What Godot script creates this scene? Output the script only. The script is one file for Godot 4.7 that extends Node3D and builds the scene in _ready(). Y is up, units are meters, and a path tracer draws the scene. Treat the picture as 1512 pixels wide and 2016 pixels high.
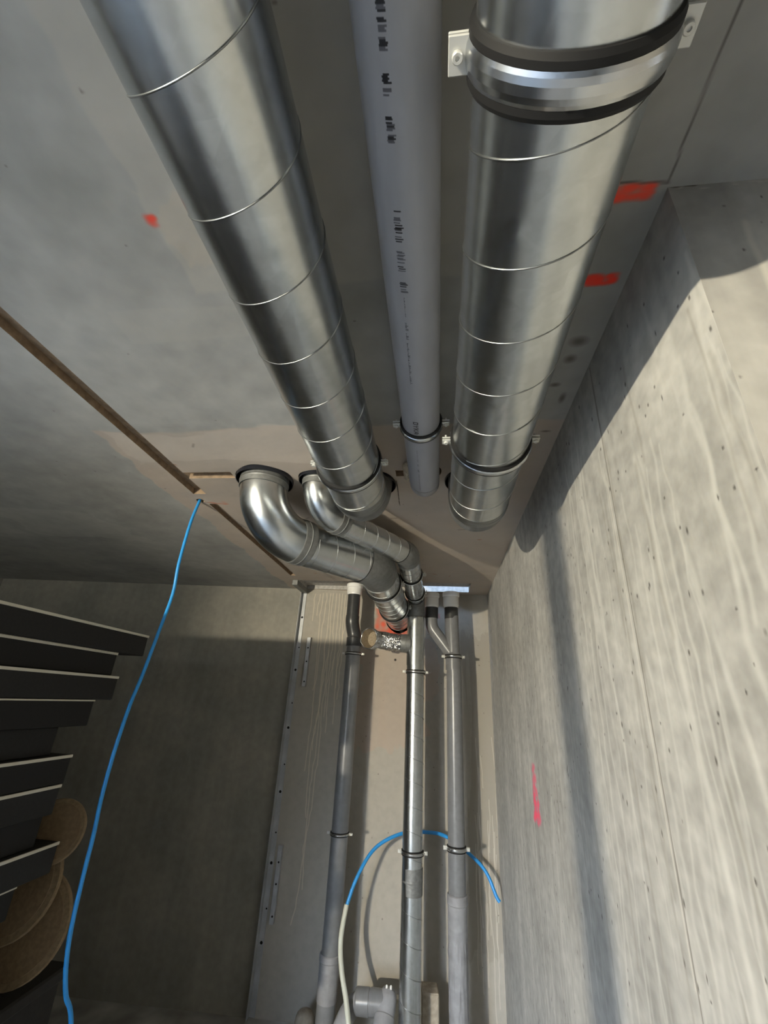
extends Node3D

const EYE := 1.79          # lens height above the floor; the measured heights below are relative to the lens
const CEIL := 0.85         # ceiling above the lens
const LAMP := Vector3(-2.07, 0.02, 2.00)

var M := {}
var names := {}
var rng := RandomNumberGenerator.new()
var fine := FastNoiseLite.new()


# ---------------------------------------------------------------- mesh building
class MB:
	var v := PackedVector3Array()
	var n := PackedVector3Array()
	var t := PackedVector2Array()
	var i := PackedInt32Array()
	func vert(p: Vector3, nn: Vector3, uv := Vector2.ZERO) -> int:
		v.append(p); n.append(nn); t.append(uv)
		return v.size() - 1
	func tri(a: int, b: int, c: int) -> void:
		var g := (v[b] - v[a]).cross(v[c] - v[a])
		if g.length_squared() < 1e-16:
			return
		if g.dot(n[a] + n[b] + n[c]) > 0.0:
			i.append_array([a, c, b])
		else:
			i.append_array([a, b, c])
	func quad(a: int, b: int, c: int, d: int) -> void:
		tri(a, b, c); tri(a, c, d)
	func face(p: Array, nn: Vector3, uvs := []) -> void:
		var k := []
		for j in p.size():
			k.append(vert(p[j], nn, uvs[j] if uvs.size() else Vector2(j % 2, j / 2)))
		for j in range(1, p.size() - 1):
			tri(k[0], k[j], k[j + 1])
	func mesh() -> ArrayMesh:
		var a := []
		a.resize(Mesh.ARRAY_MAX)
		a[Mesh.ARRAY_VERTEX] = v; a[Mesh.ARRAY_NORMAL] = n; a[Mesh.ARRAY_TEX_UV] = t; a[Mesh.ARRAY_INDEX] = i
		var m := ArrayMesh.new()
		m.add_surface_from_arrays(Mesh.PRIMITIVE_TRIANGLES, a)
		return m


func V(x: float, y: float, z: float) -> Vector3:
	return Vector3(x, y + EYE, z)


func numbered(called: String) -> String:
	if not names.has(called):
		names[called] = 0
		return called
	names[called] += 1
	return "%s_%03d" % [called, names[called]]


func obj(called: String, mb: MB, mat: Material, parent: Node3D = self) -> MeshInstance3D:
	var o := MeshInstance3D.new()
	o.mesh = mb.mesh()
	o.material_override = null
	(o.mesh as ArrayMesh).surface_set_material(0, mat)
	o.cast_shadow = GeometryInstance3D.SHADOW_CASTING_SETTING_ON
	if parent == self:
		o.name = numbered(called)
		add_child(o)
	else:
		o.name = called
		parent.add_child(o, true)
		o.position = -parent.position if parent.get_parent() == self else Vector3.ZERO
	return o


func tag(o: Node, label: String, category: String, group := "") -> Node:
	o.set_meta("label", label); o.set_meta("category", category)
	if group:
		o.set_meta("group", group)
	return o


func struct(o: Node, label := "", category := "") -> Node:
	o.set_meta("kind", "structure")
	if label:
		o.set_meta("label", label)
	if category:
		o.set_meta("category", category)
	return o


# a Node3D at the thing's base; parts are given in room coordinates
func thing(called: String, at: Vector3, label: String, category: String, group := "") -> Node3D:
	var o := Node3D.new()
	o.name = numbered(called)
	add_child(o)
	o.position = at
	tag(o, label, category, group)
	return o


func arc(corner: Vector3, d0: Vector3, d1: Vector3, R: float, n := 12) -> Array:
	var th := d0.angle_to(d1)
	var t := R * tan(th / 2.0)
	var a := corner - d0 * t
	var c := corner + (d1 - d0).normalized() * (R / cos(th / 2.0))
	var ax := d0.cross(d1).normalized()
	var out := []
	for k in n + 1:
		out.append(c + (a - c).rotated(ax, th * k / n))
	return out


func smooth_path(pts: Array, per := 8) -> Array:
	var out := []
	for k in pts.size() - 1:
		var p0: Vector3 = pts[maxi(k - 1, 0)]
		var p1: Vector3 = pts[k]
		var p2: Vector3 = pts[k + 1]
		var p3: Vector3 = pts[mini(k + 2, pts.size() - 1)]
		for j in per:
			out.append(p1.cubic_interpolate(p2, p0, p3, float(j) / per))
	out.append(pts[-1])
	return out


func side_of(d: Vector3) -> Vector3:
	var ref := Vector3.UP if absf(d.y) < 0.9 else Vector3.RIGHT
	return d.cross(ref).normalized()


# sweep a circle along a path; rad is a number, an array or a Callable(theta, s, k)
func sweep(mb: MB, path: Array, rad, sides := 24, cap0 := false, cap1 := false, squash := 1.0) -> void:
	var n := path.size()
	var tang := []
	for k in n:
		tang.append((path[mini(k + 1, n - 1)] - path[maxi(k - 1, 0)]).normalized())
	var x := side_of(tang[0])
	var s := 0.0
	var rows := []
	for k in n:
		var T: Vector3 = tang[k]
		if k:
			s += (path[k] - path[k - 1]).length()
			x = (x - T * x.dot(T)).normalized()
		var y := T.cross(x)
		var row := []
		for j in sides + 1:
			var th := TAU * j / sides
			var d := x * cos(th) + y * sin(th) * squash
			var r := 0.0
			var dr := 0.0
			var dt := 0.0
			if rad is Callable:
				r = rad.call(th, s, k)
				dr = (rad.call(th, s + 0.002, k) - rad.call(th, s - 0.002, k)) / 0.004
				dt = (rad.call(th + 0.02, s, k) - rad.call(th - 0.02, s, k)) / 0.04
			elif rad is Array:
				r = rad[k]
				var l := maxf((path[mini(k + 1, n - 1)] - path[maxi(k - 1, 0)]).length(), 1e-5)
				dr = (rad[mini(k + 1, n - 1)] - rad[maxi(k - 1, 0)]) / l
			else:
				r = rad
			var nn := (d - T * dr - (y * cos(th) - x * sin(th)) * (dt / maxf(r, 1e-4))).normalized()
			row.append(mb.vert(path[k] + d * r, nn, Vector2(float(j) / sides, s)))
		rows.append(row)
	for k in n - 1:
		for j in sides:
			mb.quad(rows[k][j], rows[k][j + 1], rows[k + 1][j + 1], rows[k + 1][j])
	for e in [[cap0, 0, -1.0], [cap1, n - 1, 1.0]]:
		if e[0]:
			var T: Vector3 = tang[e[1]] * e[2]
			var c := mb.vert(path[e[1]], T)
			var ring := []
			for j in sides + 1:
				ring.append(mb.vert(mb.v[rows[e[1]][j]], T))
			for j in sides:
				mb.tri(c, ring[j], ring[j + 1])


# profile of [along, radius] pairs turned about an axis
func lathe(mb: MB, at: Vector3, axis: Vector3, profile: Array, sides := 32) -> void:
	var x := side_of(axis)
	var y := axis.cross(x)
	for k in profile.size() - 1:
		var a = profile[k]
		var b = profile[k + 1]
		var ds: float = b[0] - a[0]
		var dr: float = b[1] - a[1]
		var out := 1.0
		if absf(ds) < 1e-7 and absf(dr) < 1e-7:
			continue
		var prev := []
		for j in sides + 1:
			var d := x * cos(TAU * j / sides) + y * sin(TAU * j / sides)
			var nn := (d * ds - axis * dr).normalized() * out
			var i0 := mb.vert(at + axis * a[0] + d * a[1], nn, Vector2(float(j) / sides, a[0]))
			var i1 := mb.vert(at + axis * b[0] + d * b[1], nn, Vector2(float(j) / sides, b[0]))
			if j:
				mb.quad(prev[0], i0, i1, prev[1])
			prev = [i0, i1]


func box(mb: MB, c: Vector3, size: Vector3, basis := Basis.IDENTITY, bevel := 0.0) -> void:
	var h := size / 2.0
	var b := minf(bevel, minf(h.x, minf(h.y, h.z)) * 0.9)
	var axes := [Vector3.RIGHT, Vector3.UP, Vector3.BACK]
	for a in 3:
		for s in [-1.0, 1.0]:
			var u := (a + 1) % 3
			var w := (a + 2) % 3
			var p := []
			for q in [[-1, -1], [1, -1], [1, 1], [-1, 1]]:
				var l := Vector3.ZERO
				l[a] = s * h[a]; l[u] = q[0] * (h[u] - b); l[w] = q[1] * (h[w] - b)
				p.append(c + basis * l)
			mb.face(p, basis * (axes[a] * s), [Vector2(0, 0), Vector2(size[u], 0), Vector2(size[u], size[w]), Vector2(0, size[w])])
	if b <= 0.0:
		return
	for a in 3:
		var u := (a + 1) % 3
		var w := (a + 2) % 3
		for su in [-1.0, 1.0]:
			for sw in [-1.0, 1.0]:
				var p := []
				for q in [[-1, 0], [1, 0], [1, 1], [-1, 1]]:
					var l := Vector3.ZERO
					l[a] = q[0] * (h[a] - b)
					l[u] = su * (h[u] - (b if q[1] else 0.0)); l[w] = sw * (h[w] - (0.0 if q[1] else b))
					p.append(c + basis * l)
				mb.face(p, basis * ((axes[u] * su + axes[w] * sw).normalized()))
	for sx in [-1.0, 1.0]:
		for sy in [-1.0, 1.0]:
			for sz in [-1.0, 1.0]:
				var k := Vector3(sx, sy, sz)
				mb.face([c + basis * (k * Vector3(h.x, h.y - b, h.z - b)), c + basis * (k * Vector3(h.x - b, h.y, h.z - b)), c + basis * (k * Vector3(h.x - b, h.y - b, h.z))], basis * k.normalized())


# a flat sheet in room coordinates with round holes and rectangular recesses; P(u, v) gives a point, out its normal
func sheet(mb: MB, pit: MB, u0: float, u1: float, v0: float, v1: float, P: Callable, out: Vector3, holes: Array, pits: Array, bounds: Rect2, deep: MB = null) -> void:
	var us := [u0, u1]
	var vs := [v0, v1]
	for h in holes:
		us.append_array([h.u - h.s, h.u + h.s]); vs.append_array([h.v - h.s, h.v + h.s])
	for r in pits:
		us.append_array([r[0], r[1]]); vs.append_array([r[2], r[3]])
	us.sort(); vs.sort()
	var uu := []
	var vv := []
	for a in us:
		if a >= u0 and a <= u1 and (uu.is_empty() or a - uu[-1] > 1e-4):
			uu.append(a)
	for a in vs:
		if a >= v0 and a <= v1 and (vv.is_empty() or a - vv[-1] > 1e-4):
			vv.append(a)
	var UV := func(u, v): return Vector2((u - bounds.position.x) / bounds.size.x, (v - bounds.position.y) / bounds.size.y)
	var depth := {}
	for i in uu.size() - 1:
		for j in vv.size() - 1:
			var cu: float = (uu[i] + uu[i + 1]) / 2.0
			var cv: float = (vv[j] + vv[j + 1]) / 2.0
			var d := 0.0
			for h in holes:
				if absf(cu - h.u) < h.s and absf(cv - h.v) < h.s:
					d = -1.0
			for r in pits:
				if cu > r[0] and cu < r[1] and cv > r[2] and cv < r[3]:
					d = r[4]
			depth[Vector2i(i, j)] = d
			if d < 0.0:
				continue
			var q := [[uu[i], vv[j]], [uu[i + 1], vv[j]], [uu[i + 1], vv[j + 1]], [uu[i], vv[j + 1]]]
			var p := []
			var t := []
			for e in q:
				p.append(P.call(e[0], e[1]) - out * d)
				t.append(UV.call(e[0], e[1]))
			if d == 0.05:
				continue
			(mb if d == 0.0 else (deep if d > 0.03 and deep else pit)).face(p, out, t)
	for i in uu.size() - 1:
		for j in vv.size() - 1:
			for step in [Vector2i(1, 0), Vector2i(0, 1)]:
				var a := Vector2i(i, j)
				var b: Vector2i = a + step
				if not depth.has(b):
					continue
				var da := maxf(depth[a], 0.0)
				var db := maxf(depth[b], 0.0)
				if absf(da - db) < 1e-5:
					continue
				var e0: Vector3
				var e1: Vector3
				if step.x:
					e0 = P.call(uu[i + 1], vv[j]); e1 = P.call(uu[i + 1], vv[j + 1])
				else:
					e0 = P.call(uu[i], vv[j + 1]); e1 = P.call(uu[i + 1], vv[j + 1])
				var mid_a: Vector3 = P.call((uu[i] + uu[i + 1]) / 2.0, (vv[j] + vv[j + 1]) / 2.0)
				var nn := (mid_a - (e0 + e1) / 2.0)
				nn = nn - (e1 - e0).normalized() * nn.dot((e1 - e0).normalized())
				nn = nn.normalized() * (1.0 if da > db else -1.0)
				var tgt: MB = deep if maxf(da, db) > 0.03 and deep else pit
				tgt.face([e0 - out * da, e1 - out * da, e1 - out * db, e0 - out * db], nn)
	for h in holes:
		var N := 48
		var pu := []
		for k in N + 1:
			var th := TAU * k / N
			var d := Vector2(cos(th), sin(th))
			var sq: Vector2 = d * (h.s / maxf(absf(d.x), absf(d.y)))
			var rr: float = h.r * (1.0 + 0.02 * sin(th * 5.0 + h.u * 9.0))
			pu.append([Vector2(h.u, h.v) + d * rr, Vector2(h.u, h.v) + sq, d])
		for k in N:
			var c := [pu[k][0], pu[k][1], pu[k + 1][1], pu[k + 1][0]]
			var p := []
			var t := []
			for e in c:
				p.append(P.call(e.x, e.y)); t.append(UV.call(e.x, e.y))
			mb.face(p, out, t)
			var a: Vector3 = P.call(pu[k][0].x, pu[k][0].y)
			var b: Vector3 = P.call(pu[k + 1][0].x, pu[k + 1][0].y)
			var ce: Vector3 = P.call(h.u, h.v)
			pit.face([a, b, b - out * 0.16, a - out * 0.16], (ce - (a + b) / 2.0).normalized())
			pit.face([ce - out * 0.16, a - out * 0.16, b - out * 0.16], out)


# ---------------------------------------------------------------- surfaces computed as pictures
class Canvas:
	var w: int
	var h: int
	var b: Rect2
	var r := PackedFloat32Array()
	var g := PackedFloat32Array()
	var bl := PackedFloat32Array()
	func _init(W: int, Hh: int, bounds: Rect2) -> void:
		w = W; h = Hh; b = bounds
		r.resize(w * h); g.resize(w * h); bl.resize(w * h)
	func noise_bytes(seed_: int, freq: float, oct: int, sx := 1, sy := 1, type := FastNoiseLite.TYPE_SIMPLEX_SMOOTH) -> PackedByteArray:
		var f := FastNoiseLite.new()
		f.seed = seed_; f.frequency = freq; f.fractal_octaves = oct; f.noise_type = type
		var im := f.get_image(maxi(w / sx, 4), maxi(h / sy, 4), false, false, false)
		im.convert(Image.FORMAT_L8)
		if sx > 1 or sy > 1:
			im.resize(w, h, Image.INTERPOLATE_CUBIC)
		return im.get_data()
	func fill(c: Color, layers: Array) -> void:
		for k in w * h:
			var m := 1.0
			var wm := 0.0
			for l in layers:
				var x: float = (l[0][k] - 127.5) / 127.5
				m += x * l[1]
				wm += x * l[2]
			r[k] = c.r * m * (1.0 + wm); g[k] = c.g * m; bl[k] = c.b * m * (1.0 - wm)
	func mix(k: int, c: Color, a: float) -> void:
		r[k] += (c.r - r[k]) * a; g[k] += (c.g - g[k]) * a; bl[k] += (c.b - bl[k]) * a
	func blob(u: float, v: float, ru: float, rv: float, c: Color, a: float, hard := 0.5) -> void:
		var cx := (u - b.position.x) / b.size.x * w
		var cy := (v - b.position.y) / b.size.y * h
		var rx := absf(ru / b.size.x * w) + 0.01
		var ry := absf(rv / b.size.y * h) + 0.01
		for y in range(maxi(int(cy - ry - 1), 0), mini(int(cy + ry + 2), h)):
			for x in range(maxi(int(cx - rx - 1), 0), mini(int(cx + rx + 2), w)):
				var d := Vector2((x + 0.5 - cx) / maxf(rx, 0.7), (y + 0.5 - cy) / maxf(ry, 0.7)).length()
				if d < 1.0:
					mix(y * w + x, c, a * clampf((1.0 - d) / (1.0 - hard), 0.0, 1.0))
	func line(pts: Array, width: float, c: Color, a: float, hard := 0.3) -> void:
		for k in pts.size() - 1:
			var p: Vector2 = pts[k]
			var q: Vector2 = pts[k + 1]
			var n := maxi(int(p.distance_to(q) / (width * 0.5)), 1)
			for j in n:
				var e := p.lerp(q, float(j) / n)
				blob(e.x, e.y, width, width, c, a * 0.6, hard)
	# a patch with a ragged outline
	func patch(u0: float, u1: float, v0: float, v1: float, c: Color, a: float, ragged: float, tex: PackedByteArray, grain: PackedByteArray) -> void:
		for y in h:
			var v := b.position.y + (y + 0.5) / h * b.size.y
			if v < v0 - ragged or v > v1 + ragged:
				continue
			for x in w:
				var u := b.position.x + (x + 0.5) / w * b.size.x
				if u < u0 - ragged or u > u1 + ragged:
					continue
				var k := y * w + x
				var e := ragged * (tex[k] - 127.5) / 90.0
				var d := minf(minf(u - u0, u1 - u), minf(v - v0, v1 - v)) + e
				if d > 0.0:
					mix(k, c, a * clampf(d / 0.008, 0.0, 1.0) * (0.75 + 0.5 * (grain[k] / 255.0)))
	func texture() -> ImageTexture:
		var by := PackedByteArray()
		by.resize(w * h * 3)
		for k in w * h:
			by[k * 3] = int(clampf(r[k], 0.0, 1.0) * 255.0)
			by[k * 3 + 1] = int(clampf(g[k], 0.0, 1.0) * 255.0)
			by[k * 3 + 2] = int(clampf(bl[k], 0.0, 1.0) * 255.0)
		return ImageTexture.create_from_image(Image.create_from_data(w, h, false, Image.FORMAT_RGB8, by))


func relief(seed_: int, freq: float, w: int, h: int, strength: float, sx := 1, sy := 1) -> ImageTexture:
	var f := FastNoiseLite.new()
	f.seed = seed_; f.frequency = freq; f.fractal_octaves = 5
	var im := f.get_image(w / sx, h / sy, false, false, false)
	im.convert(Image.FORMAT_L8)
	im.resize(w, h, Image.INTERPOLATE_CUBIC)
	im.bump_map_to_normal_map(strength)
	return ImageTexture.create_from_image(im)


func plain(c: Color, rough: float, metal := 0.0, spec := 0.5) -> StandardMaterial3D:
	var m := StandardMaterial3D.new()
	m.albedo_color = c; m.roughness = rough; m.metallic = metal; m.metallic_specular = spec
	return m


func grained(c: Color, rough: float, metal: float, freq: float, contrast: float, seed_: int, scale := 2.0, cell := false) -> StandardMaterial3D:
	var m := plain(Color.WHITE, rough, metal)
	var f := FastNoiseLite.new()
	f.seed = seed_; f.frequency = freq; f.fractal_octaves = 4
	if cell:
		f.noise_type = FastNoiseLite.TYPE_CELLULAR
		f.cellular_return_type = FastNoiseLite.RETURN_CELL_VALUE
	var im := f.get_seamless_image(256, 256)
	im.convert(Image.FORMAT_RGB8)
	var by := im.get_data()
	for k in 256 * 256:
		var x := 1.0 + (by[k * 3] - 127.5) / 127.5 * contrast
		by[k * 3] = int(clampf(c.r * x, 0, 1) * 255.0); by[k * 3 + 1] = int(clampf(c.g * x, 0, 1) * 255.0); by[k * 3 + 2] = int(clampf(c.b * x, 0, 1) * 255.0)
	m.albedo_texture = ImageTexture.create_from_image(Image.create_from_data(256, 256, false, Image.FORMAT_RGB8, by))
	m.uv1_triplanar = true
	m.uv1_world_triplanar = true
	m.uv1_scale = Vector3.ONE * scale
	return m


func make_materials() -> void:
	M.steel = grained(Color(0.80, 0.815, 0.82), 0.27, 1.0, 0.035, 0.05, 3, 4.0, true)
	M.steel_dull = grained(Color(0.50, 0.505, 0.50), 0.55, 0.6, 0.03, 0.12, 5, 5.0)
	M.seam = plain(Color(0.58, 0.59, 0.59), 0.38, 1.0)
	M.clamp = plain(Color(0.78, 0.79, 0.80), 0.25, 1.0)
	M.rubber = plain(Color(0.02, 0.02, 0.024), 0.75)
	M.bolt = plain(Color(0.80, 0.80, 0.78), 0.4, 0.35)
	M.pvc = grained(Color(0.46, 0.465, 0.475), 0.3, 0.0, 0.02, 0.06, 8, 3.0)
	M.pvc_light = grained(Color(0.56, 0.56, 0.575), 0.32, 0.0, 0.02, 0.05, 27, 3.0)
	M.pvc_dusty = grained(Color(0.55, 0.55, 0.56), 0.5, 0.0, 0.012, 0.10, 9, 4.0)
	M.pvc_dark = grained(Color(0.23, 0.235, 0.24), 0.3, 0.0, 0.03, 0.12, 10, 5.0)
	M.white_pvc = plain(Color(0.93, 0.93, 0.92), 0.35)
	M.foil = plain(Color(0.80, 0.80, 0.80), 0.3, 1.0)
	M.foil_inside = grained(Color(0.62, 0.565, 0.48), 0.6, 0.1, 0.04, 0.2, 12, 9.0)
	M.sleeve = plain(Color(0.075, 0.09, 0.125), 0.35)
	M.cable_blue = plain(Color(0.16, 0.56, 0.84), 0.4)
	M.cable_white = plain(Color(0.74, 0.75, 0.70), 0.45)
	M.track = grained(Color(0.70, 0.71, 0.72), 0.45, 0.3, 0.008, 0.07, 14, 5.0)
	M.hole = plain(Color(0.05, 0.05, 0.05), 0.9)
	M.black = grained(Color(0.085, 0.085, 0.085), 0.7, 0.0, 0.05, 0.25, 15, 6.0)
	M.black_b = grained(Color(0.045, 0.045, 0.045), 0.75, 0.0, 0.05, 0.25, 16, 6.0)
	M.pale_edge = plain(Color(0.80, 0.78, 0.72), 0.6)
	M.disc = grained(Color(0.47, 0.39, 0.29), 0.9, 0.0, 0.03, 0.12, 17, 7.0)
	M.disc_rim = grained(Color(0.50, 0.425, 0.32), 0.9, 0.0, 0.03, 0.12, 18, 7.0)
	M.crate = grained(Color(0.12, 0.11, 0.10), 0.8, 0.0, 0.04, 0.2, 19, 3.0)
	M.block = grained(Color(0.62, 0.58, 0.52), 0.95, 0.0, 0.02, 0.12, 20, 5.0)
	M.groove = grained(Color(0.58, 0.50, 0.41), 0.95, 0.0, 0.02, 0.14, 21, 5.0)
	M.recess = grained(Color(0.70, 0.69, 0.67), 0.9, 0.0, 0.04, 0.12, 22, 3.0)
	M.foam = grained(Color(0.78, 0.74, 0.66), 0.95, 0.0, 0.06, 0.15, 23, 8.0)
	M.plain_wall = grained(Color(0.60, 0.585, 0.555), 0.95, 0.0, 0.01, 0.12, 24, 0.6)
	M.floor = grained(Color(0.64, 0.635, 0.62), 0.85, 0.0, 0.015, 0.2, 25, 0.7)
	M.prop = grained(Color(0.62, 0.50, 0.36), 0.8, 0.0, 0.03, 0.15, 26, 3.0)
	M.lamp_body = plain(Color(0.10, 0.10, 0.11), 0.5)


func add_surface_materials() -> void:
	# ceiling: x -3.9..1.5, z -3.66..0.9
	var b := Rect2(-3.9, -3.66, 5.4, 4.56)
	var c := Canvas.new(1500, 1266, b)
	var n1 := c.noise_bytes(1, 0.004, 5)
	var n2 := c.noise_bytes(2, 0.03, 4)
	var n3 := c.noise_bytes(3, 0.012, 4, 3, 1)
	c.fill(Color(0.633, 0.630, 0.612), [[n1, 0.10, 0.0], [n2, 0.06, 0.0], [n3, 0.06, 0.0]])
	# boarded-up field filled with pinkish filler
	c.patch(-1.25, 0.5, -3.7, -1.18, Color(0.735, 0.675, 0.615), 0.75, 0.03, n3, n3)
	c.patch(-1.22, -0.3, -1.42, -1.18, Color(0.78, 0.745, 0.70), 0.5, 0.05, n3, n2)
	c.patch(-0.565, 0.30, -0.66, 0.9, Color(0.69, 0.67, 0.63), 0.5, 0.02, n3, n2)
	c.patch(-0.80, -0.40, -0.78, -0.70, Color(0.68, 0.67, 0.64), 0.45, 0.04, n3, n2)
	c.patch(-2.45, -1.80, -2.32, -1.88, Color(0.72, 0.715, 0.69), 0.45, 0.10, n3, n2)
	c.patch(-3.2, -2.5, -2.9, -2.5, Color(0.66, 0.66, 0.62), 0.35, 0.12, n3, n2)
	c.patch(-0.55, -0.46, -0.60, -0.45, Color(0.70, 0.66, 0.60), 0.45, 0.03, n2, n2)
	rng.seed = 7
	for k in 26:
		var u := rng.randf_range(-1.15, 0.36)
		var v := rng.randf_range(-3.1, -1.2)
		c.line([Vector2(u, v), Vector2(u + rng.randf_range(-0.05, 0.05), v + rng.randf_range(-0.03, 0.03))], rng.randf_range(0.004, 0.012), Color(0.60, 0.36, 0.24) if k % 3 else Color(0.50, 0.46, 0.42), 0.5)
	for k in 60:
		c.blob(rng.randf_range(-2.0, 1.2), rng.randf_range(-2.0, 0.3), rng.randf_range(0.002, 0.006), rng.randf_range(0.002, 0.005), Color(0.35, 0.33, 0.31), 0.5)
	for e in [[0.35, -0.86, 0.03, 0.022], [0.345, -0.92, 0.02, 0.02], [0.365, -1.08, 0.012, 0.03], [0.33, -1.02, 0.02, 0.012], [0.355, -1.25, 0.022, 0.007]]:
		c.blob(e[0], e[1], e[2], e[3], Color(0.30, 0.28, 0.25), 0.6, 0.2)
	# the joint that runs on from the wall, and the sprayed marks
	c.line([Vector2(0.398, -0.50), Vector2(0.392, -0.42), Vector2(0.388, -0.2), Vector2(0.385, 0.6)], 0.0018, Color(0.34, 0.33, 0.32), 0.6)
	c.line([Vector2(0.30, -0.494), Vector2(0.40, -0.502)], 0.003, Color(0.3, 0.25, 0.24), 0.6)
	for k in 90:
		c.blob(rng.randf_range(0.30, 0.376), rng.randf_range(-0.527, -0.502), 0.012, 0.006, Color(1.0, 0.34, 0.25), 0.42, 0.3)
		c.blob(rng.randf_range(0.314, 0.376), rng.randf_range(-0.698, -0.676), 0.010, 0.007, Color(1.0, 0.28, 0.21), 0.42, 0.3)
	for k in 12:
		c.blob(-0.56 + rng.randf_range(-0.012, 0.008), -0.49 + rng.randf_range(-0.008, 0.012), 0.009, 0.009, Color(0.92, 0.25, 0.18), 0.4, 0.2)
		c.blob(-1.06 + rng.randf_range(-0.05, 0.03), -1.80 + rng.randf_range(-0.015, 0.015), 0.02, 0.01, Color(0.80, 0.42, 0.32), 0.25, 0.2)
	var m := plain(Color.WHITE, 0.92)
	m.albedo_texture = c.texture()
	m.normal_enabled = true
	m.normal_texture = relief(31, 0.02, 1024, 1024, 2.0)
	m.normal_scale = 0.5
	M.ceiling = m
	M.ceiling_bounds = b

	# right wall: z -3.62..-0.5, y 0..2.66 (drawn from the top down)
	b = Rect2(-3.62, 2.66, 3.12, -2.66)
	c = Canvas.new(1248, 1064, b)
	n1 = c.noise_bytes(41, 0.006, 4)
	n2 = c.noise_bytes(42, 0.045, 4)
	n3 = c.noise_bytes(43, 0.03, 4, 1, 24)
	var n4 := c.noise_bytes(44, 0.011, 3, 1, 10)
	c.fill(Color(0.648, 0.642, 0.622), [[n1, 0.11, 0.0], [n2, 0.10, 0.0], [n3, 0.07, 0.0], [n4, 0.06, 0.0]])
	rng.seed = 11
	for k in 120:     # pale runs of laitance
		var z := -0.52 - pow(rng.randf(), 1.2) * 3.0
		var y := rng.randf_range(1.5, 2.6)
		var pts := [Vector2(z, y)]
		var wd := rng.randf_range(0.0035, 0.011) * (1.0 if z > -1.5 else 0.6)
		while y > 0.3 and rng.randf() > 0.035:
			y -= 0.05
			z += rng.randf_range(-0.011, 0.009)
			pts.append(Vector2(z, y))
		c.line(pts, wd, Color(0.775, 0.77, 0.745), rng.randf_range(0.18, 0.5), 0.1)
	for k in 50:     # darker damp runs
		var z := -0.52 - rng.randf() * 2.9
		var y := rng.randf_range(1.4, 2.6)
		var pts := [Vector2(z, y)]
		for j in rng.randi_range(4, 20):
			y -= 0.05
			z += rng.randf_range(-0.005, 0.005)
			pts.append(Vector2(z, y))
		c.line(pts, rng.randf_range(0.004, 0.01), Color(0.50, 0.485, 0.45), 0.28, 0.1)
	for k in 650:    # blow holes
		var z := -0.52 - rng.randf() * 2.4
		c.blob(z, rng.randf_range(0.5, 2.6), rng.randf_range(0.0015, 0.004), rng.randf_range(0.002, 0.009), Color(0.17, 0.16, 0.15), 0.75, 0.2)
	c.line([Vector2(-0.945, 2.63), Vector2(-0.95, 2.3), Vector2(-0.955, 1.9), Vector2(-0.97, 1.2)], 0.0028, Color(0.33, 0.31, 0.28), 0.55)
	c.line([Vector2(-0.964, 2.3), Vector2(-0.972, 1.4)], 0.003, Color(0.82, 0.80, 0.76), 0.5)
	for k in 90:     # sprayed pink stroke
		var f := rng.randf()
		var y := lerpf(1.575, 1.375, f)
		c.blob(-2.165 + rng.randf_range(-0.045, 0.045) * (0.5 + f), y, 0.03, 0.016, Color(0.98, 0.33, 0.45), 0.2 + 0.4 * f * f, 0.2)
	m = plain(Color.WHITE, 0.9)
	m.albedo_texture = c.texture()
	m.normal_enabled = true
	m.normal_texture = relief(45, 0.03, 1024, 1024, 2.5, 1, 12)
	m.normal_scale = 0.4
	M.wall_right = m
	M.wall_right_bounds = b

	# the end face of that wall: x 0.4..1.4
	b = Rect2(0.4, 2.66, 1.0, -2.66)
	c = Canvas.new(400, 1064, b)
	n1 = c.noise_bytes(51, 0.010, 4)
	n2 = c.noise_bytes(52, 0.05, 4)
	n3 = c.noise_bytes(53, 0.03, 4, 1, 20)
	c.fill(Color(0.655, 0.648, 0.628), [[n1, 0.10, 0.0], [n2, 0.05, 0.0], [n3, 0.10, 0.0]])
	rng.seed = 13
	for k in 26:
		var u := rng.randf_range(0.405, 0.9)
		var y := rng.randf_range(1.9, 2.62)
		var pts := [Vector2(u, y)]
		for j in rng.randi_range(6, 24):
			y -= 0.05
			u += rng.randf_range(-0.004, 0.006)
			pts.append(Vector2(u, y))
		c.line(pts, rng.randf_range(0.004, 0.010), Color(0.80, 0.785, 0.74), rng.randf_range(0.25, 0.55), 0.1)
	for k in 60:
		c.blob(rng.randf_range(0.4, 0.9), rng.randf_range(1.5, 2.6), rng.randf_range(0.001, 0.003), rng.randf_range(0.002, 0.005), Color(0.2, 0.19, 0.18), 0.7, 0.2)
	for k in 26:
		c.blob(rng.randf_range(0.41, 0.9), 2.635 + rng.randf_range(-0.006, 0.006), rng.randf_range(0.004, 0.014), 0.003, Color(0.30, 0.29, 0.27) if k % 2 else Color(0.78, 0.77, 0.74), 0.7, 0.2)
	m = plain(Color.WHITE, 0.9)
	m.albedo_texture = c.texture()
	M.wall_end = m
	M.wall_end_bounds = b

	# back wall: x -3.9..0.42
	b = Rect2(-3.9, 2.66, 4.32, -2.66)
	c = Canvas.new(1440, 886, b)
	n1 = c.noise_bytes(61, 0.006, 4)
	n2 = c.noise_bytes(62, 0.045, 4)
	n3 = c.noise_bytes(63, 0.03, 4, 1, 14)
	c.fill(Color(0.600, 0.588, 0.552), [[n1, 0.09, 0.012], [n2, 0.05, 0.0], [n3, 0.04, 0.0]])
	c.patch(-1.12, 0.6, -0.1, 2.8, Color(0.690, 0.668, 0.625), 0.85, 0.004, n2, n2)
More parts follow.
